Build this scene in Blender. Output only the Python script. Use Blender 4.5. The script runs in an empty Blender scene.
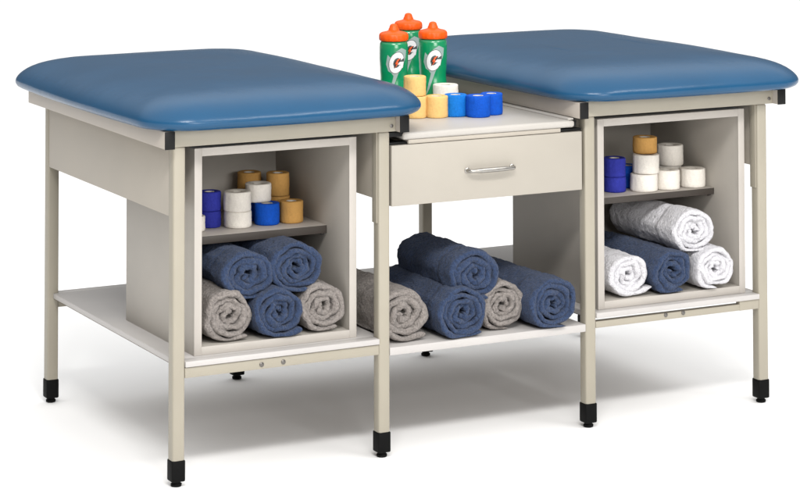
import bpy, bmesh, math, random
from mathutils import Vector, Matrix, noise

K = 0.0254                      # everything below is laid out in inches
S = bpy.context.scene
COL = S.collection
random.seed(7)

# ------------------------------------------------------------------ camera
cam_d = bpy.data.cameras.new("camera"); cam = bpy.data.objects.new("camera", cam_d); COL.objects.link(cam)
S.camera = cam
YAW, PITCH, ROLL = 0.4795, -0.0467, -0.0016
F_PX, CY = 2388.65, -313.28
cam_d.sensor_fit = 'HORIZONTAL'; cam_d.sensor_width = 36.0
cam_d.lens = F_PX / 800.0 * 36.0
cam_d.shift_x = 0.0
cam_d.shift_y = (CY - 248.0) / 800.0
cam_d.clip_start = 0.1; cam_d.clip_end = 500.0
fw = Vector((math.sin(YAW) * math.cos(PITCH), math.cos(YAW) * math.cos(PITCH), -math.sin(PITCH)))
rt = Vector((math.cos(YAW), -math.sin(YAW), 0.0))
dn = fw.cross(rt)
c_, s_ = math.cos(ROLL), math.sin(ROLL)
r2 = rt * c_ - dn * s_; d2 = rt * s_ + dn * c_
m = Matrix((r2, -d2, -fw)).transposed().to_4x4()
CAM = Vector((-90.2415, -222.455, 67.9719))
m.translation = CAM * K
cam.matrix_world = m

# ------------------------------------------------------------------ studio light
world = bpy.data.worlds.new("World"); S.world = world
world.use_nodes = True
nt = world.node_tree; nt.nodes.clear()
wo = nt.nodes.new('ShaderNodeOutputWorld'); bg = nt.nodes.new('ShaderNodeBackground')
tc = nt.nodes.new('ShaderNodeTexCoord'); sx = nt.nodes.new('ShaderNodeSeparateXYZ')
mr = nt.nodes.new('ShaderNodeMapRange'); mr.interpolation_type = 'SMOOTHSTEP'
mr.inputs['From Min'].default_value = 0.25; mr.inputs['From Max'].default_value = 0.75
mr.inputs['To Min'].default_value = 0.22; mr.inputs['To Max'].default_value = 1.48
nt.links.new(tc.outputs['Generated'], sx.inputs[0]); nt.links.new(sx.outputs['Z'], mr.inputs['Value'])
nt.links.new(mr.outputs[0], bg.inputs['Strength'])
bg.inputs['Color'].default_value = (1.0, 0.995, 0.985, 1)
nt.links.new(bg.outputs[0], wo.inputs[0])

def area(name, loc, target, size, power, color=(1, 1, 1)):
    d = bpy.data.lights.new(name, 'AREA'); d.shape = 'RECTANGLE'; d.size, d.size_y = size
    d.energy = power; d.color = color
    o = bpy.data.objects.new(name, d); COL.objects.link(o)
    o.location = Vector(loc) * K
    o.rotation_euler = (Vector(target) - Vector(loc)).to_track_quat('-Z', 'Y').to_euler()
    return o
area("key_softbox", (-50, -160, 190), (36, 15, 24), (2.2, 0.55), 215, (1.0, 0.985, 0.96))
area("fill_softbox", (10, -230, 90), (36, 15, 22), (2.6, 1.4), 165, (1.0, 0.99, 0.975))
area("strip_softbox", (135, -185, 215), (40, 5, 30), (3.2, 0.6), 130, (1.0, 0.99, 0.98))

S.view_settings.view_transform = 'Standard'; S.view_settings.look = 'None'
S.view_settings.exposure = 0.0; S.view_settings.gamma = 1.0
S.render.engine = 'CYCLES'
S.cycles.max_bounces = 10; S.cycles.diffuse_bounces = 6

# ------------------------------------------------------------------ materials
def srgb(r, g, b):
    f = lambda c: (c / 255.0) / 12.92 if c / 255.0 <= 0.04045 else ((c / 255.0 + 0.055) / 1.055) ** 2.4
    return (f(r), f(g), f(b))

def mat(name, base, rough=0.5, spec=0.5, metal=0.0, var=0.06, vscale=6.0, bump=0.0, bscale=60.0, bdetail=3.0, rvar=0.08,
        sheen=0.0, coat=0.0, stretch=None):
    M = bpy.data.materials.new(name); M.use_nodes = True
    t = M.node_tree; p = t.nodes['Principled BSDF']
    p.inputs['Roughness'].default_value = rough; p.inputs['Metallic'].default_value = metal
    p.inputs['Specular IOR Level'].default_value = spec
    if sheen:
        p.inputs['Sheen Weight'].default_value = sheen; p.inputs['Sheen Roughness'].default_value = 0.5
    if coat:
        p.inputs['Coat Weight'].default_value = coat; p.inputs['Coat Roughness'].default_value = 0.08
    c = t.nodes.new('ShaderNodeTexCoord')
    src = c.outputs['Object']
    if stretch:
        mp = t.nodes.new('ShaderNodeMapping'); mp.inputs['Scale'].default_value = stretch
        t.links.new(src, mp.inputs[0]); src = mp.outputs[0]
    n = t.nodes.new('ShaderNodeTexNoise'); n.inputs['Scale'].default_value = vscale; n.inputs['Detail'].default_value = 4
    t.links.new(src, n.inputs['Vector'])
    r = t.nodes.new('ShaderNodeValToRGB')
    r.color_ramp.elements[0].position = 0.3; r.color_ramp.elements[1].position = 0.7
    r.color_ramp.elements[0].color = (*[max(0, v * (1 - var)) for v in base], 1)
    r.color_ramp.elements[1].color = (*[min(1, v * (1 + var)) for v in base], 1)
    t.links.new(n.outputs['Fac'], r.inputs[0]); t.links.new(r.outputs[0], p.inputs['Base Color'])
    a = t.nodes.new('ShaderNodeMapRange')
    a.inputs['To Min'].default_value = max(0.02, rough - rvar); a.inputs['To Max'].default_value = min(1, rough + rvar)
    t.links.new(n.outputs['Fac'], a.inputs['Value']); t.links.new(a.outputs[0], p.inputs['Roughness'])
    if bump:
        n2 = t.nodes.new('ShaderNodeTexNoise'); n2.inputs['Scale'].default_value = bscale; n2.inputs['Detail'].default_value = bdetail
        t.links.new(src, n2.inputs['Vector'])
        b = t.nodes.new('ShaderNodeBump'); b.inputs['Strength'].default_value = 1.0; b.inputs['Distance'].default_value = bump
        t.links.new(n2.outputs['Fac'], b.inputs['Height']); t.links.new(b.outputs[0], p.inputs['Normal'])
    return M

def terry(name, base, lo=0.55, hi=1.4):
    """looped cotton: grainy two-scale bump, pile darker in the pits, soft sheen"""
    M = bpy.data.materials.new(name); M.use_nodes = True
    t = M.node_tree; p = t.nodes['Principled BSDF']
    p.inputs['Roughness'].default_value = 0.95; p.inputs['Specular IOR Level'].default_value = 0.1
    p.inputs['Sheen Weight'].default_value = 0.12; p.inputs['Sheen Roughness'].default_value = 0.6
    c = t.nodes.new('ShaderNodeTexCoord')
    n = t.nodes.new('ShaderNodeTexNoise'); n.inputs['Scale'].default_value = 150; n.inputs['Detail'].default_value = 3
    n.inputs['Roughness'].default_value = 0.7
    n3 = t.nodes.new('ShaderNodeTexNoise'); n3.inputs['Scale'].default_value = 45; n3.inputs['Detail'].default_value = 2
    for q in (n, n3): t.links.new(c.outputs['Object'], q.inputs['Vector'])
    ad = t.nodes.new('ShaderNodeMath'); ad.operation = 'MULTIPLY_ADD'; ad.inputs[1].default_value = 0.6
    t.links.new(n3.outputs['Fac'], ad.inputs[0]); t.links.new(n.outputs['Fac'], ad.inputs[2])
    r = t.nodes.new('ShaderNodeValToRGB')
    r.color_ramp.elements[0].position = 0.25; r.color_ramp.elements[1].position = 0.75
    r.color_ramp.elements[0].color = (*[v * lo for v in base], 1)
    r.color_ramp.elements[1].color = (*[min(1, v * hi) for v in base], 1)
    t.links.new(n.outputs['Fac'], r.inputs[0]); t.links.new(r.outputs[0], p.inputs['Base Color'])
    b = t.nodes.new('ShaderNodeBump'); b.inputs['Strength'].default_value = 1.0; b.inputs['Distance'].default_value = 0.010
    t.links.new(ad.outputs[0], b.inputs['Height']); t.links.new(b.outputs[0], p.inputs['Normal'])
    return M

def vinyl(name, base):
    M = mat(name, base, rough=0.25, spec=0.31, var=0.05, vscale=5, rvar=0.04)
    t = M.node_tree; p = t.nodes['Principled BSDF']
    c = [n for n in t.nodes if n.type == 'TEX_COORD'][0]
    v = t.nodes.new('ShaderNodeTexNoise'); v.inputs['Scale'].default_value = 240; v.inputs['Detail'].default_value = 3
    n = t.nodes.new('ShaderNodeTexNoise'); n.inputs['Scale'].default_value = 9; n.inputs['Detail'].default_value = 2
    for q in (v, n): t.links.new(c.outputs['Object'], q.inputs['Vector'])
    b1 = t.nodes.new('ShaderNodeBump'); b1.inputs['Strength'].default_value = 0.5; b1.inputs['Distance'].default_value = 0.0005
    b2 = t.nodes.new('ShaderNodeBump'); b2.inputs['Strength'].default_value = 0.35; b2.inputs['Distance'].default_value = 0.005
    t.links.new(v.outputs['Fac'], b1.inputs['Height']); t.links.new(n.outputs['Fac'], b2.inputs['Height'])
    t.links.new(b2.outputs[0], b1.inputs['Normal']); t.links.new(b1.outputs[0], p.inputs['Normal'])
    return M

MT = dict(
    paint=mat("cream_powder_coat", (0.325, 0.296, 0.238), 0.42, 0.4, var=0.04, bump=0.0004, bscale=700),
    rail=mat("rail_powder_coat", (0.42, 0.375, 0.325), 0.40, 0.4, var=0.05, bump=0.0004, bscale=700),
    panel=mat("beige_laminate", (0.375, 0.34, 0.29), 0.48, 0.35, var=0.04, bump=0.0003, bscale=900),
    face=mat("drawer_laminate", (0.355, 0.327, 0.283), 0.45, 0.35, var=0.03, bump=0.0003, bscale=900),
    cab=mat("cabinet_laminate", (0.39, 0.363, 0.325), 0.5, 0.35, var=0.05, bump=0.0003, bscale=900),
    edge=mat("light_edge_band", (0.42, 0.39, 0.355), 0.45, 0.4, var=0.05),
    shelf=mat("white_laminate", (0.455, 0.435, 0.42), 0.42, 0.4, var=0.05, vscale=4),
    tray=mat("pale_tray_laminate", (0.41, 0.388, 0.358), 0.42, 0.4, var=0.05, vscale=4),
    inner=mat("shelf_brown_grey", (0.34, 0.31, 0.28), 0.5, 0.35, var=0.06),
    under=mat("bounce_cutting_sheet", (0.19, 0.165, 0.14), 0.8, 0.1, var=0.15, vscale=40),  # dark colour chosen to cut bounce light beneath the low shelves
    inner_edge=mat("shaded_shelf_edge", (0.05, 0.042, 0.036), 0.5, 0.35, var=0.1),  # shade on the recessed shelf front, put into the colour
    rubber=mat("black_rubber", (0.004, 0.004, 0.004), 0.6, 0.1, var=0.2, bump=0.0005, bscale=400),
    black=mat("black_plastic", (0.006, 0.006, 0.006), 0.5, 0.2, var=0.2),
    steel=mat("brushed_nickel", (0.36, 0.345, 0.32), 0.3, 0.5, metal=1.0, var=0.08, vscale=80),
    screw=mat("zinc_screw", (0.16, 0.15, 0.14), 0.35, 0.5, metal=0.8, var=0.1),
    vinyl=vinyl("blue_vinyl", (0.010, 0.064, 0.142)),
    floor=mat("white_seamless_floor", (0.93, 0.93, 0.93), 0.85, 0.1, var=0.01, vscale=0.6),
    navy=terry("navy_terry", (0.027, 0.048, 0.108)),
    gray=terry("grey_terry", (0.26, 0.232, 0.215)),
    white=terry("white_terry", (0.70, 0.69, 0.72), 0.86, 1.1),
    t_tan=mat("tan_tape", (0.70, 0.45, 0.17), 0.8, 0.15, var=0.05, vscale=160, bump=0.0012, bscale=320, stretch=(1, 1, 1)),
    t_tan_shaded=mat("tan_tape_shaded", (0.52, 0.285, 0.085), 0.8, 0.15, var=0.05, vscale=160, bump=0.0012, bscale=320),  # darker copy of the tan tape, cabinet shade put into its colour
    t_white=mat("white_tape", (0.72, 0.68, 0.62), 0.8, 0.15, var=0.05, vscale=160, bump=0.0010, bscale=320, stretch=(1, 1, 1)),
    t_blue=mat("royal_blue_tape", (0.004, 0.075, 0.46), 0.75, 0.15, var=0.12, vscale=160, bump=0.0012, bscale=320, stretch=(1, 1, 1)),
    t_sky=mat("bright_blue_tape", (0.006, 0.15, 0.52), 0.75, 0.15, var=0.12, vscale=160, bump=0.0012, bscale=320, stretch=(1, 1, 1)),
    t_purple=mat("violet_blue_tape", (0.028, 0.035, 0.30), 0.75, 0.15, var=0.12, vscale=160, bump=0.0012, bscale=320, stretch=(1, 1, 1)),
    core=mat("cardboard_core", (0.62, 0.58, 0.52), 0.85, 0.1, var=0.06, vscale=60),
    green=mat("green_bottle_plastic", (0.001, 0.24, 0.088), 0.24, 0.8, var=0.05, coat=0.0),
    orange=mat("orange_cap_plastic", (0.85, 0.095, 0.003), 0.42, 0.3, var=0.05),
    lwhite=mat("print_white", (0.74, 0.74, 0.74), 0.4, 0.4, var=0.02),
    lgrey=mat("print_silver", (0.30, 0.38, 0.36), 0.4, 0.4, var=0.05),
    ldark=mat("print_dark_grey", (0.07, 0.085, 0.08), 0.4, 0.4, var=0.05),
    lblack=mat("print_black", (0.012, 0.012, 0.014), 0.4, 0.4, var=0.05),
    lred=mat("print_orange_red", (0.72, 0.09, 0.01), 0.4, 0.4, var=0.05),
)

# ------------------------------------------------------------------ helpers
def link(name, bm, material, parent=None, origin=(0, 0, 0), smooth=30):
    """bm holds inches in the parent's frame; becomes one mesh object in metres"""
    me = bpy.data.meshes.new(name)
    bm.transform(Matrix.Translation(-Vector(origin)))
    bm.transform(Matrix.Scale(K, 4))
    bmesh.ops.recalc_face_normals(bm, faces=bm.faces)
    bm.to_mesh(me); bm.free()
    me.materials.append(MT[material])
    o = bpy.data.objects.new(name, me); COL.objects.link(o)
    o.location = Vector(origin) * K
    if parent: o.parent = parent
    if smooth:
        me.shade_smooth()
        if smooth < 180: me.set_sharp_from_angle(angle=math.radians(smooth))
    return o

def root(name, label, cat, loc=(0, 0, 0), rz=0, group=None):
    o = bpy.data.objects.new(name, None); COL.objects.link(o)
    o.empty_display_size = 0.05
    o.location = Vector(loc) * K; o.rotation_euler = (0, 0, rz)
    o['label'] = label; o['category'] = cat
    if group: o['group'] = group
    return o

def box(bm, x0, x1, y0, y1, z0, z1, bev=0.05, seg=2):
    r = bmesh.ops.create_cube(bm, size=1.0)
    vs = r['verts']
    for v in vs:
        v.co = Vector(((x0 + x1) / 2 + v.co.x * (x1 - x0), (y0 + y1) / 2 + v.co.y * (y1 - y0), (z0 + z1) / 2 + v.co.z * (z1 - z0)))
    if bev:
        es = list({e for v in vs for e in v.link_edges})
        bmesh.ops.bevel(bm, geom=es, offset=bev, segments=seg, profile=0.5, affect='EDGES')

def boxes(name, material, parent, *bs, bev=0.05, origin=(0, 0, 0)):
    bm = bmesh.new()
    for b in bs: box(bm, *b, bev=bev)
    return link(name, bm, material, parent, origin)

def lathe(bm, prof, n=48, cx=0, cy=0, cap0=True, cap1=True, ripple=None):
    rings = []
    for k, (r, z) in enumerate(prof):
        ring = []
        for i in range(n):
            a = 2 * math.pi * i / n
            rr = r + (ripple(k, a) if ripple else 0)
            ring.append(bm.verts.new((cx + rr * math.cos(a), cy + rr * math.sin(a), z)))
        rings.append(ring)
    for a, b in zip(rings, rings[1:]):
        for i in range(n):
            j = (i + 1) % n
            bm.faces.new((a[i], a[j], b[j], b[i]))
    if cap0: bm.faces.new(rings[0][::-1])
    if cap1: bm.faces.new(rings[-1])
    return rings

def tube(bm, pts, rad, n=12):
    rings = []
    for i, p in enumerate(pts):
        p = Vector(p)
        t = (Vector(pts[min(i + 1, len(pts) - 1)]) - Vector(pts[max(i - 1, 0)])).normalized()
        u = t.cross(Vector((0, 0, 1)))
        if u.length < 1e-3: u = t.cross(Vector((0, 1, 0)))
        u.normalize(); v = t.cross(u)
        r = rad(i) if callable(rad) else rad
        rings.append([bm.verts.new(p + (u * math.cos(2 * math.pi * k / n) + v * math.sin(2 * math.pi * k / n)) * r) for k in range(n)])
    for a, b in zip(rings, rings[1:]):
        for k in range(n):
            bm.faces.new((a[k], a[(k + 1) % n], b[(k + 1) % n], b[k]))
    bm.faces.new(rings[0][::-1]); bm.faces.new(rings[-1])

# ------------------------------------------------------------------ the setting
bm = bmesh.new()
bmesh.ops.create_grid(bm, x_segments=1, y_segments=1, size=2400)
fl = link("floor", bm, 'floor', smooth=0); fl['kind'] = 'structure'

# ------------------------------------------------------------------ taping table
LEG, D = 1.3, 38.7
LX = (0.0, 22.85, 47.95, 70.8)
ZR0, ZR1 = 33.36, 35.1            # tube frame under each pad
TW = root("taping_table", "beige two-bay taping station with two blue vinyl pads, open towel cabinets and a middle drawer", "treatment table")

def leg(x, y):
    bm = bmesh.new()
    box(bm, x, x + LEG, y, y + LEG, 2.3, ZR0 - 0.004, bev=0.2, seg=3)
    o = link("leg", bm, 'paint', TW)
    bm = bmesh.new()
    e = 0.07
    box(bm, x - e, x + LEG + e, y - e, y + LEG + e, 0.52, 2.64, bev=0.16, seg=3)
    lathe(bm, [(0.44, 0.0), (0.54, 0.06), (0.56, 0.26), (0.44, 0.36), (0.40, 0.75)], 24, x + LEG / 2, y + LEG / 2)
    link("rubber_foot", bm, 'rubber', o)
    return o
legs = [leg(x, y) for x in LX for y in (0.0, D - LEG)]

RAILS = ((-1.3, -0.25), (24.85, 25.9), (46.75, 47.8), (72.95, 74.0))
for a, b in RAILS:
    r = boxes("side_rail", 'rail', TW, (a, b, -0.92, 40.7, ZR0, ZR1), bev=0.06)
    for y0, y1 in ((-1.04, -0.922),):
        boxes("end_cap", 'black', r, (a - 0.01, b + 0.01, y0, y1, ZR0 - 0.03, ZR1 - 0.01), bev=0.04)
for (a, b) in ((-0.248, 24.848), (47.802, 72.948)):
    for y in (0.0, D - 1.05):
        c = boxes("cross_rail", 'paint', TW, (a, b, y, y + 1.05, ZR0 + 0.002, ZR1 - 0.02), bev=0.06)
        if y == 0:
            for sxx in (b - 0.5,):
                bm = bmesh.new()
                tube(bm, [(sxx, 0.05, 33.95), (sxx, -0.06, 33.95), (sxx, -0.09, 33.95)], lambda i: (0.2, 0.2, 0.1)[i])
                link("screw", bm, 'screw', c)

# aprons between front and rear legs
for i, x in enumerate(LX):
    boxes("apron_panel", 'panel', TW, (x + 0.06, x + 0.72, LEG + 0.003, D - LEG - 0.003, 26.42, ZR0 - 0.02), bev=0.04)
for x in (LX[1], LX[3]):
    boxes("leg_bracket", 'paint', TW, (x - 0.13, x - 0.003, 0.25, LEG, 24.0, ZR0 - 0.05), bev=0.03)

# low shelves on cross rails
def low_shelf(x0, x1, ztop, th, yf, gap):
    boxes("low_shelf", 'shelf', TW, (x0, x1, yf, D - 0.35, ztop - th, ztop), bev=0.05)
for k, (a, b) in enumerate(((LX[0], LX[1]), (LX[2], LX[3]))):
    x0, x1 = a + LEG + 0.003, b - 0.003
    bm = bmesh.new()
    # one board notched round its four legs
    box(bm, a + 0.65, b + 0.65, LEG + 0.01, D - LEG - 0.01, 11.67, 12.23, bev=0.05)
    box(bm, x0, x1, -0.18, LEG + 0.012, 11.668, 12.228, bev=0.05)
    box(bm, x0, x1, D - LEG - 0.012, D - 0.1, 11.668, 12.228, bev=0.05)
    sh = link("low_shelf", bm, 'shelf', TW)
    boxes("added_dark_sheet", 'under', sh, (a + 0.7, b + 0.6, LEG + 0.1, D - LEG - 0.1, 11.60, 11.664), bev=0.01)  # unseen sheet added to deepen the shade on the floor below
    ztop = 11.60 if k == 0 else 11.28
    yf = 0.0 if k == 0 else 0.05
    bm = bmesh.new(); box(bm, x0, x1, yf, yf + 0.9, 10.59, ztop, bev=0.05)
    if k: box(bm, x1 - 2.6, x1 - 0.002, yf - 0.04, yf + 0.7, 10.57, 11.64, bev=0.05)
    r = link("shelf_rail", bm, 'paint', TW)
    xm = (9.6, 12.0) if k == 0 else (58.3, 60.6)
    for sxx in xm:
        bm = bmesh.new()
        zz = 11.05 if k == 0 else 11.12
        tube(bm, [(sxx, yf + 0.05, zz), (sxx, yf - 0.08, zz), (sxx, yf - 0.13, zz)], lambda i: (0.24, 0.24, 0.12)[i])
        link("screw", bm, 'screw', r)
    boxes("shelf_rail", 'paint', TW, (x0, x1, D - 1.1, D - 0.2, 10.59, 11.6), bev=0.05)
bm = bmesh.new()
box(bm, LX[1] + LEG + 0.003, LX[2] - 0.003, 0.02, D - 0.1, 10.35, 11.15, bev=0.05)
sh = link("low_shelf", bm, 'shelf', TW)
boxes("added_dark_sheet", 'under', sh, (LX[1] + LEG + 0.1, LX[2] - 0.1, 0.9, D - 0.4, 10.28, 10.346), bev=0.01)  # same added sheet below the middle shelf, darkens the floor

# open cabinets
def cabinet(x0, x1, yf, yb, z0, z1, sh_y, sh_top, sh_th):
    t = 0.72
    bm = bmesh.new()
    yi = yf + 0.06
    box(bm, x0, x0 + t, yi, yb, z0, z1, bev=0.02)
    box(bm, x1 - t, x1, yi, yb, z0, z1, bev=0.02)
    box(bm, x0 + t + 0.002, x1 - t - 0.002, yi, yb, z1 - t, z1 - 0.002, bev=0.02)
    box(bm, x0 + t + 0.002, x1 - t - 0.002, yi, yb, z0 + 0.002, z0 + t + 0.08, bev=0.02)
    box(bm, x0 + t + 0.002, x1 - t - 0.002, yb - 0.5, yb - 0.002, z0 + t + 0.082, z1 - t - 0.002, bev=0.02)
    c = link("cabinet", bm, 'cab', TW)
    bm = bmesh.new()
    w = 0.80
    box(bm, x0 - 0.02, x0 + w, yf, yf + 0.058, z0 + 0.01, z1 + 0.02, bev=0.02)
    box(bm, x1 - w, x1 + 0.02, yf, yf + 0.058, z0 + 0.01, z1 + 0.02, bev=0.02)
    box(bm, x0 + w + 0.001, x1 - w - 0.001, yf, yf + 0.058, z1 - w, z1 + 0.02, bev=0.02)
    box(bm, x0 + w + 0.001, x1 - w - 0.001, yf, yf + 0.058, z0 + 0.01, z0 + w + 0.05, bev=0.02)
    link("edge_band", bm, 'edge', c)
    s = boxes("inner_shelf", 'inner', c, (x0 + t + 0.01, x1 - t - 0.01, sh_y + 0.05, yb - 0.51, sh_top - sh_th, sh_top), bev=0.02)
    boxes("shelf_edge", 'inner_edge', c, (x0 + t + 0.012, x1 - t - 0.012, sh_y, sh_y + 0.048, sh_top - sh_th - 0.004, sh_top - 0.02), bev=0.015)
    zz = sh_top - sh_th - 0.16
    for yy in (sh_y + 0.8, yb - 3):
        for e0, e1 in ((x1 - t + 0.05, x1 - t - 0.35), (x0 + t - 0.05, x0 + t + 0.35)):
            bm = bmesh.new()
            tube(bm, [(e0, yy, zz), (e1, yy, zz)], 0.14, 10)
            link("shelf_pin", bm, 'screw', c)
    return c
ZF = 12.23 + 0.006
cabinet(2.95, 21.05, 1.6, 20.6, ZF, 32.84, 7.1, 22.98, 0.83)
cabinet(50.25, 69.75, 1.1, 19.6, ZF, 32.84, 6.0, 23.35, 0.72)

# middle: drawer and tray
dw = boxes("drawer", 'face', TW, (24.36, 47.55, -0.02, 0.73, 25.62, 31.88), bev=0.05)
boxes("drawer_box", 'panel', dw, (24.9, 47.1, 0.735, 22, 25.95, 31.5), bev=0.05)
bm = bmesh.new()
pts = []
hx0, hx1, hz = 33.3, 38.75, 28.72
pts.append((hx0, 0.0, hz)); pts.append((hx0, -0.55, hz)); pts.append((hx0 + 0.12, -0.70, hz))
for i in range(13):
    q = i / 12
    pts.append((hx0 + 0.3 + (hx1 - hx0 - 0.6) * q, -0.80 - 0.10 * math.sin(math.pi * q), hz))
pts.append((hx1 - 0.12, -0.70, hz)); pts.append((hx1, -0.55, hz)); pts.append((hx1, 0.0, hz))
tube(bm, pts, lambda i: 0.2 + (0.06 if 4 < i < len(pts) - 5 else 0), 12)
for xx in (hx0, hx1):
    tube(bm, [(xx, 0.0, hz), (xx, -0.1, hz), (xx, -0.16, hz)], lambda i: (0.3, 0.3, 0.2)[i], 16)
link("handle", bm, 'steel', dw)
tr = bmesh.new()
box(tr, 25.75, 46.72, 0.0, 37.0, 32.36, 33.12, bev=0.3, seg=4)
tr = link("tray", tr, 'tray', TW)
for xa, xb in ((46.05, 46.735), (25.92, 26.55)):
    boxes("tray_rim", 'tray', tr, (xa, xb, 0.35, 36.9, 33.124, 33.34), bev=0.06)
boxes("tray_support", 'panel', tr, (26.4, 44.95, 0.12, 37, 31.94, 32.355), bev=0.03)
for bb in ((46.0, 46.95, 0.15, 1.2, 32.45, 33.1), (44.98, 47.7, 0.38, 1.5, 31.95, 32.2), (24.2, 25.9, 0.3, 1.4, 32.75, 33.2), (24.2, 26.4, 0.4, 1.5, 31.92, 32.15)):  # bars just above the drawer are black stand-ins for shaded gaps
    boxes("clip_and_gap_bar", 'black', tr, bb, bev=0.03)

# vinyl pads
def outline(x0, x1, y0, y1, R, bow, n_c=12, n_s=22):
    pts = []
    cx, cy = (x0 + x1) / 2, (y0 + y1) / 2
    hx, hy = (x1 - x0) / 2, (y1 - y0) / 2
    cs = [(hx - R, -hy + R, -90), (hx - R, hy - R, 0), (-hx + R, hy - R, 90), (-hx + R, -hy + R, 180)]
    for k in range(4):
        ax, ay, a0 = cs[k]
        for i in range(n_c + 1):
            a = math.radians(a0 + 90 * i / n_c)
            pts.append([ax + R * math.cos(a), ay + R * math.sin(a)])
        bx, by, b0 = cs[(k + 1) % 4]
        p = pts[-1]; q = [bx + R * math.cos(math.radians(b0)), by + R * math.sin(math.radians(b0))]
        for i in range(1, n_s):
            pts.append([p[0] + (q[0] - p[0]) * i / n_s, p[1] + (q[1] - p[1]) * i / n_s])
    out = []
    for x, y in pts:
        bxx = bow * (1 - min(1, abs(y) / hy) ** 2) * (x / hx) if abs(x) > hx - R * 0.999 else 0
        byy = bow * (1 - min(1, abs(x) / hx) ** 2) * (y / hy) if abs(y) > hy - R * 0.999 else 0
        out.append((cx + x + bxx, cy + y + byy))
    return out

def pad(x0, x1, y0, y1, seed):
    ol = outline(x0, x1, y0, y1, 4.6, 0.7)
    cx, cy = (x0 + x1) / 2, (y0 + y1) / 2
    hx, hy = (x1 - x0) / 2, (y1 - y0) / 2
    prof = [(2.2, 35.105), (1.1, 35.13), (0.55, 35.2), (0.2, 35.42), (0.03, 35.7)]
    for d in (0, 0.03, 0.1, 0.22, 0.4, 0.65, 1.0, 1.45, 2.0, 2.7, 3.5, 4.5, 5.7, 7.1, 8.6, 10.0):
        prof.append((d, 35.95 + 3.02 * (1 - math.exp(-d / 3.2)) ** 0.64))
    bm = bmesh.new(); rings = []
    for d, z0 in prof:
        ring = []
        for (x, y) in ol:
            sx_ = max(0.02, 1 - d / hx); k = d / (hx + 0.2)
            # pull towards the long centre line
            tx = cx; ty = cy + max(-(hy - hx), min(hy - hx, (y - cy)))
            px, py = x + (tx - x) * k, y + (ty - y) * k
            z = z0
            n = noise.noise(Vector((px * 0.09 + seed, py * 0.09, 0))) * 0.08 + noise.noise(Vector((px * 0.3 + seed, py * 0.3, 3))) * 0.05 * max(0, 1 - d / 5)
            w = min(1, max(0, (z - 35.2) / 1.0))
            ring.append(bm.verts.new((px, py, z + n * w)))
        rings.append(ring)
    N = len(ol)
    for a, b in zip(rings, rings[1:]):
        for i in range(N):
            j = (i + 1) % N
            bm.faces.new((a[i], a[j], b[j], b[i]))
    bm.faces.new(rings[0][::-1])
    last = rings[-1]
    # close the narrow slot that is left along the centre line
    bm.faces.new(last)
    return link("cushion", bm, 'vinyl', TW, smooth=180)
pad(-2.9, 28.2, -2.5, 43.9, 1.0)
pad(45.5, 76.9, -2.5, 43.9, 9.0)

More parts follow.
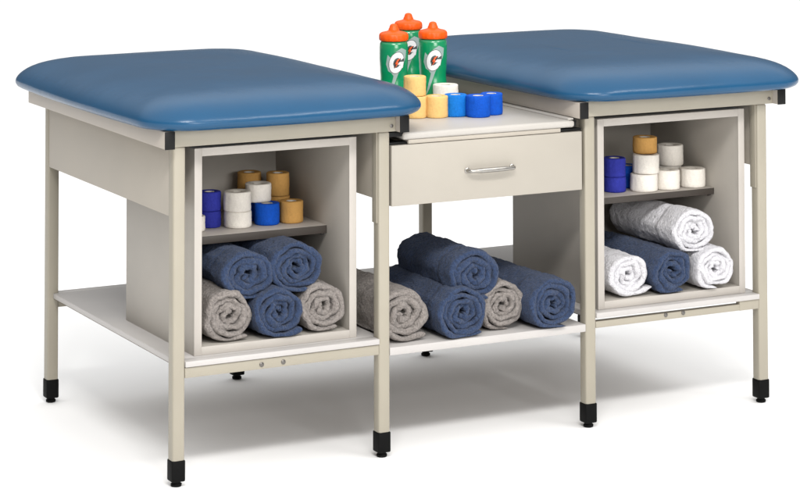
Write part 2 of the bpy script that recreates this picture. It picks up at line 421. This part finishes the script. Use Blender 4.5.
# ------------------------------------------------------------------ rolled towels
def towel(name, label, material, cx, y0, zfloor, R, length, seed, turns=3.7, start=0.0, tail=1.2, group=None, sx=1.05, rz=0.0, band=None, fill=0.97):
    rnd = random.Random(seed)
    R *= 1.13
    turns += rnd.uniform(-0.45, 0.55)
    r_in = 0.30
    pitch = (R - r_in) / turns
    th = pitch * fill
    steps = 64
    n_t = int(turns * steps)
    ph = [rnd.uniform(0, 6.28) for _ in range(8)]
    end_ang = -math.pi / 2 + 0.25 + start     # the loose end lies at the bottom
    a0 = end_ang - turns * 2 * math.pi
    verts, faces = [], []
    NF, NO, NB, NI = 7, 46, 4, 8
    secs = []
    tail_n = 10
    for i in range(n_t + tail_n + 1):
        if i <= n_t:
            q = i / n_t
            a = a0 + q * turns * 2 * math.pi
            r = r_in + (R - th * 0.5 - r_in) * q
            c = Vector((math.cos(a) * r, math.sin(a) * r)); nrm = Vector((math.cos(a), math.sin(a)))
        else:
            e = (i - n_t) / tail_n * tail
            a = end_ang
            r = R - th * 0.5
            tang = Vector((-math.sin(a), math.cos(a)))
            c = Vector((math.cos(a) * r, math.sin(a) * r)) + tang * e; nrm = Vector((math.cos(a), math.sin(a)))
        hh = th * 0.5 * (1.0 + 0.12 * math.sin(3.1 * a + ph[0]))
        if i < 4: hh *= 0.45 + 0.55 * i / 4
        if i > n_t + tail_n - 4: hh *= 0.35 + 0.65 * (n_t + tail_n - i) / 4
        wob = 0.10 * math.sin(2.3 * a + ph[1]) + 0.07 * math.sin(5.2 * a + ph[2]) + 0.03 * math.sin(11 * a + ph[5])
        yf = 0.16 * math.sin(1.3 * a + ph[3]) + 0.09 * math.sin(3.7 * a + ph[4]) + 0.30 * (1 - min(1, i / n_t)) ** 2
        yb = length + 0.14 * math.sin(1.7 * a + ph[6])
        sec = []
        ef = hh * 0.95
        # outer side front -> back
        for k in range(NO + 1):
            u = k / NO
            sec.append((hh, yf + ef + (yb - yf - 2 * ef) * u))
        for k in range(1, NB):
            b = math.pi / 2 - math.pi * k / NB
            sec.append((hh * math.sin(b), yb - ef + ef * math.cos(b)))
        for k in range(NI + 1):
            u = k / NI
            sec.append((-hh, yb - ef + (yf - yb + 2 * ef) * u))
        for k in range(1, NF):
            b = -math.pi / 2 + math.pi * k / NF
            sec.append((hh * math.sin(b), yf + ef - ef * math.cos(b)))
        secs.append((c, nrm, wob, sec))
    M = len(secs[0][3])
    zf = -R * 0.93
    sv = seed * 3.7
    for (c, nrm, wob, sec) in secs:
        for (h, y) in sec:
            p = c + nrm * (h + wob * (0.7 if h < 0 else 1.0))
            n1 = noise.noise(Vector((p.x * 0.55 + sv, y * 0.42, p.y * 0.55)))
            n2 = noise.noise(Vector((p.x * 1.7 + sv, y * 1.5, p.y * 1.7)))
            n3 = noise.noise(Vector((p.x * 5.0 + sv, y * 5.0, p.y * 5.0)))
            dd = n1 * 0.14 + n2 * 0.07 + n3 * 0.08
            if band is not None:
                g = math.exp(-((y - band) / 0.35) ** 2); dd -= 0.16 * g
                if y < band: dd += 0.14
            rad = math.sqrt(p.x * p.x + p.y * p.y) or 1
            p = p + Vector((p.x, p.y)) / rad * dd * min(1, rad / (R * 0.5))
            x, z = p.x * sx, p.y / (sx ** 0.5)
            if z < zf + 0.45:                       # settles flat on what carries it
                z = zf + 0.45 * math.exp((z - zf - 0.45) / 0.45) if z < zf + 0.45 else z
            yy = y + 0.05 * n2 + 0.03 * n3
            verts.append((x * K, yy * K, (z - zf) * K))
    for i in range(len(secs) - 1):
        for k in range(M):
            k2 = (k + 1) % M
            faces.append((i * M + k, i * M + k2, (i + 1) * M + k2, (i + 1) * M + k))
    faces.append(tuple(range(M))); faces.append(tuple((len(secs) - 1) * M + k for k in range(M))[::-1])
    me = bpy.data.meshes.new(name); me.from_pydata(verts, [], faces); me.update()
    b = bmesh.new(); b.from_mesh(me); bmesh.ops.recalc_face_normals(b, faces=b.faces); b.to_mesh(me); b.free()
    me.materials.append(MT[material]); me.shade_smooth()
    o = bpy.data.objects.new(name, me); COL.objects.link(o)
    o.location = Vector((cx, y0, zfloor)) * K; o.rotation_euler = (0, 0, rz)
    o['label'] = label; o['category'] = "towel"
    if group: o['group'] = group
    return o

GT = "rolled towels in the open shelves"
CL = ZF + 0.80 + 0.02
towel("rolled_towel", "grey rolled towel at the left of the bottom row in the left cabinet", 'gray', 7.10, 2.20, CL, 2.55, 14, 11, group=GT)
towel("rolled_towel", "navy rolled towel between two grey rolls on the left cabinet floor", 'navy', 12.35, 1.50, CL, 2.5, 14, 12, group=GT, start=0.2)
towel("rolled_towel", "grey rolled towel beside the right wall of the left cabinet", 'gray', 17.55, 2.00, CL, 2.45, 14, 13, group=GT, tail=0.8)
towel("rolled_towel", "navy rolled towel resting on the grey roll below the violet-blue tapes", 'navy', 9.45, 2.60, CL + 3.95, 2.4, 14, 14, group=GT, band=3.4, sx=1.12, tail=0.4)
towel("rolled_towel", "navy rolled towel on top, nearest the right wall of the left cabinet", 'navy', 14.75, 2.40, CL + 4.15, 2.55, 14, 15, group=GT, sx=1.12, tail=0.4)
CM = 11.17
towel("rolled_towel", "grey rolled towel behind the second front leg on the middle shelf", 'gray', 26.60, 1.40, CM, 2.75, 15, 21, group=GT, sx=1.08, tail=1.6)
towel("rolled_towel", "navy rolled towel on the middle shelf directly between its two grey rolls", 'navy', 33.05, 0.20, CM, 2.5, 15, 22, group=GT, band=3.0, sx=1.1)
towel("rolled_towel", "grey rolled towel between two navy rolls on the middle shelf", 'gray', 38.65, 1.50, CM, 2.5, 15, 23, group=GT, start=-0.5, sx=1.06)
towel("rolled_towel", "navy rolled towel at the right end of the middle shelf", 'navy', 44.00, -0.20, CM, 2.5, 16, 24, group=GT, band=4.2, sx=1.08, start=-0.4, tail=1.4)
towel("rolled_towel", "navy rolled towel lying alone on top of the middle shelf row", 'navy', 35.10, 1.20, CM + 3.45, 2.6, 13, 25, group=GT, sx=1.1, band=3.2, tail=0.5)
towel("rolled_towel", "white rolled towel at the bottom left of the right cabinet with its end flap spread", 'white', 54.70, 1.60, CL, 2.3, 13, 31, group=GT, fill=1.0, tail=2.2, sx=1.05)
towel("rolled_towel", "navy rolled towel, the only dark one in the right cabinet", 'navy', 60.00, 0.80, CL, 2.4, 14, 32, group=GT, start=-0.3, sx=1.08)
towel("rolled_towel", "white rolled towel at the bottom beside the right wall of the right cabinet", 'white', 65.60, 0.60, CL, 2.3, 13, 33, group=GT, fill=1.0, start=-0.6, tail=0.8, sx=1.1)
towel("rolled_towel", "white rolled towel on top of the pile in the right cabinet", 'white', 63.50, 1.70, CL + 4.15, 2.25, 14, 34, group=GT, fill=1.0, sx=1.12, tail=0.4, band=4.0)

# ------------------------------------------------------------------ tape rolls
GR = "rolls of athletic tape"
def tape(label, material, x, y, z, dia, h, seed=0):
    t = root("tape_roll", label, "tape roll", (x, y, z), random.Random(seed + 5).uniform(0, 6), GR)
    R = dia / 2; ri = R * 0.46
    rnd = random.Random(seed)
    ph = [rnd.uniform(0, 6.28) for _ in range(6)]
    def rip(k, a):
        zz = k
        return 0.018 * math.sin(2 * a + ph[0]) + 0.012 * math.sin(3 * a + zz * 0.8 + ph[1]) + 0.008 * math.sin(17 * a + ph[2] + zz) + (0.045 * a / 6.2832 - 0.02 if 3 <= k <= 12 else 0)
    bm = bmesh.new()
    prof = [(ri, 0.10), (ri + 0.1, 0.03), (R - 0.12, 0.0), (R - 0.03, 0.05), (R, 0.14)]
    nb = 7
    for i in range(1, nb):
        prof.append((R + (0.012 if i % 2 else -0.006), 0.14 + (h - 0.28) * i / nb))
    prof += [(R, h - 0.14), (R - 0.03, h - 0.05), (R - 0.12, h), (R - 0.35, h - 0.015), (ri + 0.1, h - 0.03), (ri, h - 0.10)]
    rings = lathe(bm, prof, 72, cap0=False, cap1=False, ripple=rip)
    a, b = rings[-1], rings[0]
    for i in range(72):
        j = (i + 1) % 72
        bm.faces.new((a[i], a[j], b[j], b[i]))
    link("wrap", bm, material, t, smooth=50)
    bm = bmesh.new()
    rings = lathe(bm, [(ri - 0.02, 0.06), (ri - 0.02, h - 0.06), (ri - 0.12, h - 0.06), (ri - 0.12, 0.06)], 40, cap0=False, cap1=False)
    a, b = rings[-1], rings[0]
    for i in range(40):
        j = (i + 1) % 40
        bm.faces.new((a[i], a[j], b[j], b[i]))
    link("core", bm, 'core', t)
    return t

ZS = 22.985
tape("lower violet-blue tape roll of the pair at the left end of the left cabinet shelf", 't_purple', 9.0, 12.0, ZS, 2.35, 1.72, 1)
tape("upper violet-blue tape roll of the pair at the left end of the left cabinet shelf", 't_purple', 8.95, 12.0, ZS + 1.73, 2.35, 2.0, 2)
tape("white tape roll almost hidden behind the left front edge of the left cabinet", 't_white', 6.5, 10.4, ZS, 2.4, 1.6, 3)
tape("lower white tape roll of the stacked pair in the left cabinet", 't_white', 11.6, 10.6, ZS, 2.85, 1.68, 4)
tape("upper white tape roll of the stacked pair in the left cabinet", 't_white', 11.55, 10.6, ZS + 1.69, 2.85, 2.05, 5)
tape("royal blue tape roll under a white roll in the left cabinet", 't_blue', 15.0, 10.7, ZS, 2.7, 2.25, 6)
tape("blue tape roll half hidden between a white pair and a royal blue roll", 't_blue', 14.6, 13.9, ZS, 2.7, 2.0, 7)
tape("white tape roll lying on top of the royal blue rolls in the left cabinet", 't_white', 14.55, 12.0, ZS + 2.26, 2.8, 1.9, 8)
tape("tan tape roll at the right end of the left cabinet shelf", 't_tan_shaded', 17.75, 10.5, ZS, 2.45, 2.3, 9)
tape("tan tape roll, lower of the hidden pair behind the blue and tan rolls", 't_tan_shaded', 18.1, 14.6, ZS, 2.5, 2.25, 10)
tape("tan tape roll raised on another behind the tan roll at the shelf end", 't_tan_shaded', 17.95, 14.4, ZS + 2.26, 2.5, 2.45, 11)
tape("tan tape roll, lower of the pair at the very back of the left cabinet shelf", 't_tan_shaded', 15.9, 17.4, ZS, 2.6, 2.2, 12)
tape("tan tape roll rising behind the white rolls in the left cabinet", 't_tan_shaded', 15.9, 17.4, ZS + 2.21, 2.6, 2.3, 13)
ZT = 23.355
tape("lower violet-blue tape roll of the pair in the right cabinet", 't_purple', 57.6, 9.2, ZT, 2.6, 1.72, 21)
tape("upper violet-blue tape roll of the pair in the right cabinet", 't_purple', 57.55, 9.2, ZT + 1.73, 2.6, 2.1, 22)
tape("small blue tape roll behind the violet-blue pair in the right cabinet", 't_blue', 60.6, 11.2, ZT, 2.4, 2.5, 23)
tape("white tape roll at the bottom of the stack of three in the right cabinet", 't_white', 60.85, 8.1, ZT, 3.1, 1.95, 24)
tape("white tape roll in the middle of the stack of three in the right cabinet", 't_white', 61.2, 8.2, ZT + 1.96, 2.95, 2.15, 25)
tape("tan tape roll crowning the stack of three in the right cabinet", 't_tan_shaded', 61.5, 8.9, ZT + 4.12, 2.75, 1.85, 26)
tape("low white tape roll in the middle of the right cabinet shelf", 't_white', 63.9, 7.9, ZT, 2.75, 2.2, 27)
tape("white tape roll under the raised white roll in the right cabinet", 't_white', 66.2, 11.0, ZT, 2.9, 2.2, 28)
tape("white tape roll raised on another near the right wall of the right cabinet", 't_white', 66.1, 10.6, ZT + 2.21, 3.0, 2.35, 29)
tape("white tape roll at the right end of the right cabinet shelf", 't_white', 67.4, 7.95, ZT, 2.9, 2.1, 30)
ZY = 33.125
tape("tan tape roll on the tray under another tan roll, half behind the left pad", 't_tan', 32.6, 10.3, ZY, 2.6, 2.35, 41)
tape("tan tape roll on the tray beside the bright blue roll", 't_tan', 34.75, 9.4, ZY, 2.5, 2.35, 42)
tape("tan tape roll on top of the two tan rolls on the tray", 't_tan', 32.6, 10.4, ZY + 2.36, 2.45, 2.15, 43)
tape("bright blue tape roll, lightest of the three blue rolls on the tray", 't_sky', 37.0, 9.2, ZY, 2.45, 2.4, 44)
tape("royal blue tape roll in the middle of the three on the tray", 't_blue', 38.95, 7.6, ZY, 2.6, 2.35, 45)
tape("royal blue tape roll at the right end of the three on the tray", 't_blue', 41.2, 8.6, ZY, 2.4, 2.35, 46)
tape("white tape roll behind the blue rolls on the tray, before the bottles", 't_white', 40.0, 17.0, ZY, 2.8, 2.5, 47)

# ------------------------------------------------------------------ squeeze bottles
def raster(polys, step=0.035):
    """cells of a fine grid whose centre lies in any polygon"""
    def inside(x, y, P):
        r = False; j = len(P) - 1
        for i in range(len(P)):
            xi, yi = P[i]; xj, yj = P[j]
            if (yi > y) != (yj > y) and x < (xj - xi) * (y - yi) / (yj - yi) + xi: r = not r
            j = i
        return r
    xs = [p[0] for P in polys for p in P]; ys = [p[1] for P in polys for p in P]
    out = []
    nx0, nx1 = int(min(xs) / step) - 1, int(max(xs) / step) + 1
    ny0, ny1 = int(min(ys) / step) - 1, int(max(ys) / step) + 1
    for i in range(nx0, nx1 + 1):
        for j in range(ny0, ny1 + 1):
            if any(inside((i + 0.5) * step, (j + 0.5) * step, P) for P in polys): out.append((i, j))
    return out

def wrap_cells(bm, cells, rad, z0, off, step=0.035):
    vm = {}
    def v(i, j):
        if (i, j) not in vm:
            z = z0 + j * step; r = rad(z) + off; a = -math.pi / 2 + (i * step) / 1.6
            vm[(i, j)] = bm.verts.new((r * math.cos(a), r * math.sin(a), z))
        return vm[(i, j)]
    for i, j in cells: bm.faces.new((v(i, j), v(i + 1, j), v(i + 1, j + 1), v(i, j + 1)))

def arc(cx, cy, rx, ry, a0, a1, n=40):
    return [(cx + rx * math.cos(math.radians(a0 + (a1 - a0) * i / n)), cy + ry * math.sin(math.radians(a0 + (a1 - a0) * i / n))) for i in range(n + 1)]
def slant(P, k=0.16): return [(x + y * k, y) for x, y in P]

G_RING = [slant(arc(0, 0, 0.86, 1.16, 26, 334) + arc(0, 0, 0.40, 0.56, 334, 26)), slant([(0.05, 0.10), (0.86, 0.10), (0.86, -0.58), (0.47, -0.58), (0.47, -0.22), (0.05, -0.22)])]
G_BACK = [slant(arc(0, 0, 0.93, 1.23, 0, 360))]
BOLT = [[(0.42, 0.52), (0.02, 0.32), (-0.22, -0.16), (0.0, -0.12), (-0.26, -0.62), (0.24, -0.02), (0.06, 0.02)]]
BOLT_K = [[(0.02, 0.32), (-0.10, 0.34), (-0.36, -0.18), (-0.22, -0.16)], [(0.0, -0.12), (-0.26, -0.62), (-0.36, -0.58), (-0.14, -0.16)], [(0.42, 0.52), (0.50, 0.42), (0.26, 0.02), (0.24, -0.02), (0.08, 0.03)]]
SILVER = [[(0.55, 1.65), (1.28, 1.35), (1.18, 0.55), (0.85, -0.2), (0.2, -1.2), (-0.15, -2.1), (-0.55, -3.2), (-0.95, -4.0), (-0.72, -2.9), (-0.38, -1.5), (-0.62, -1.15), (-1.0, -0.95), (-1.28, -0.2), (-1.05, 0.9), (-0.75, 0.6), (0.0, 1.3)]]

def body_r(z):
    pts = [(0, 1.42), (0.15, 1.55), (0.5, 1.6), (2.2, 1.58), (3.2, 1.50), (4.2, 1.56), (5.4, 1.62), (6.6, 1.62), (7.05, 1.58), (7.3, 1.46), (7.42, 1.3)]
    for (a, ra), (b, rb) in zip(pts, pts[1:]):
        if z <= b:
            u = max(0, (z - a) / (b - a)); u = u * u * (3 - 2 * u)
            return ra + (rb - ra) * u
    return pts[-1][1]

def bottle(label, x, y, turn):
    az = math.atan2(CAM.y - y, CAM.x - x) + math.pi / 2
    t = root("squeeze_bottle", label, "bottle", (x, y, 33.125), az + turn, "sports bottles on the tray")
    bm = bmesh.new()
    prof = [(1.2, 0.0), (1.42, 0.01)] + [(body_r(z), z) for z in [0.05 + 7.37 * i / 60 for i in range(61)]]
    lathe(bm, prof, 64)
    b = link("body", bm, 'green', t, smooth=60)
    zc = 5.05
    for nm, polys, mm, off in (("print_bolt_tail", SILVER, 'lgrey', 0.006), ("emblem_outline", G_BACK, 'ldark', 0.010), ("emblem_letter", G_RING, 'lwhite', 0.016),
                               ("emblem_bolt", BOLT, 'lred', 0.024), ("emblem_bolt_shadow", BOLT_K, 'lblack', 0.021)):
        bm = bmesh.new(); wrap_cells(bm, raster(polys), body_r, zc, off); link(nm, bm, mm, b, smooth=60)
    bm = bmesh.new()
    prof = [(1.30, 7.40), (1.56, 7.42), (1.64, 7.52), (1.66, 7.80), (1.64, 8.05), (1.56, 8.22), (1.38, 8.34), (1.05, 8.42), (0.80, 8.48), (0.60, 8.58)]
    lathe(bm, prof, 96, ripple=lambda k, a: (0.06 * abs(math.sin(7 * a)) ** 0.6 - 0.04 if 2 <= k <= 6 else 0))
    cp = link("cap", bm, 'orange', t, smooth=40)
    bm = bmesh.new()
    lathe(bm, [(0.62, 8.50), (0.58, 8.72), (0.50, 8.86), (0.46, 9.0), (0.42, 9.12), (0.32, 9.24), (0.14, 9.30)], 32)
    link("nozzle", bm, 'orange', cp, smooth=50)
    return t
bottle("orange-capped green squeeze bottle at the front left, partly behind the left pad", 34.85, 19.8, 0.22)
bottle("green squeeze bottle with orange cap, nearest the right pad of the three", 40.0, 20.0, 0.08)
bottle("green squeeze bottle with orange cap, standing at the back of the group", 42.6, 31.0, 0.10)
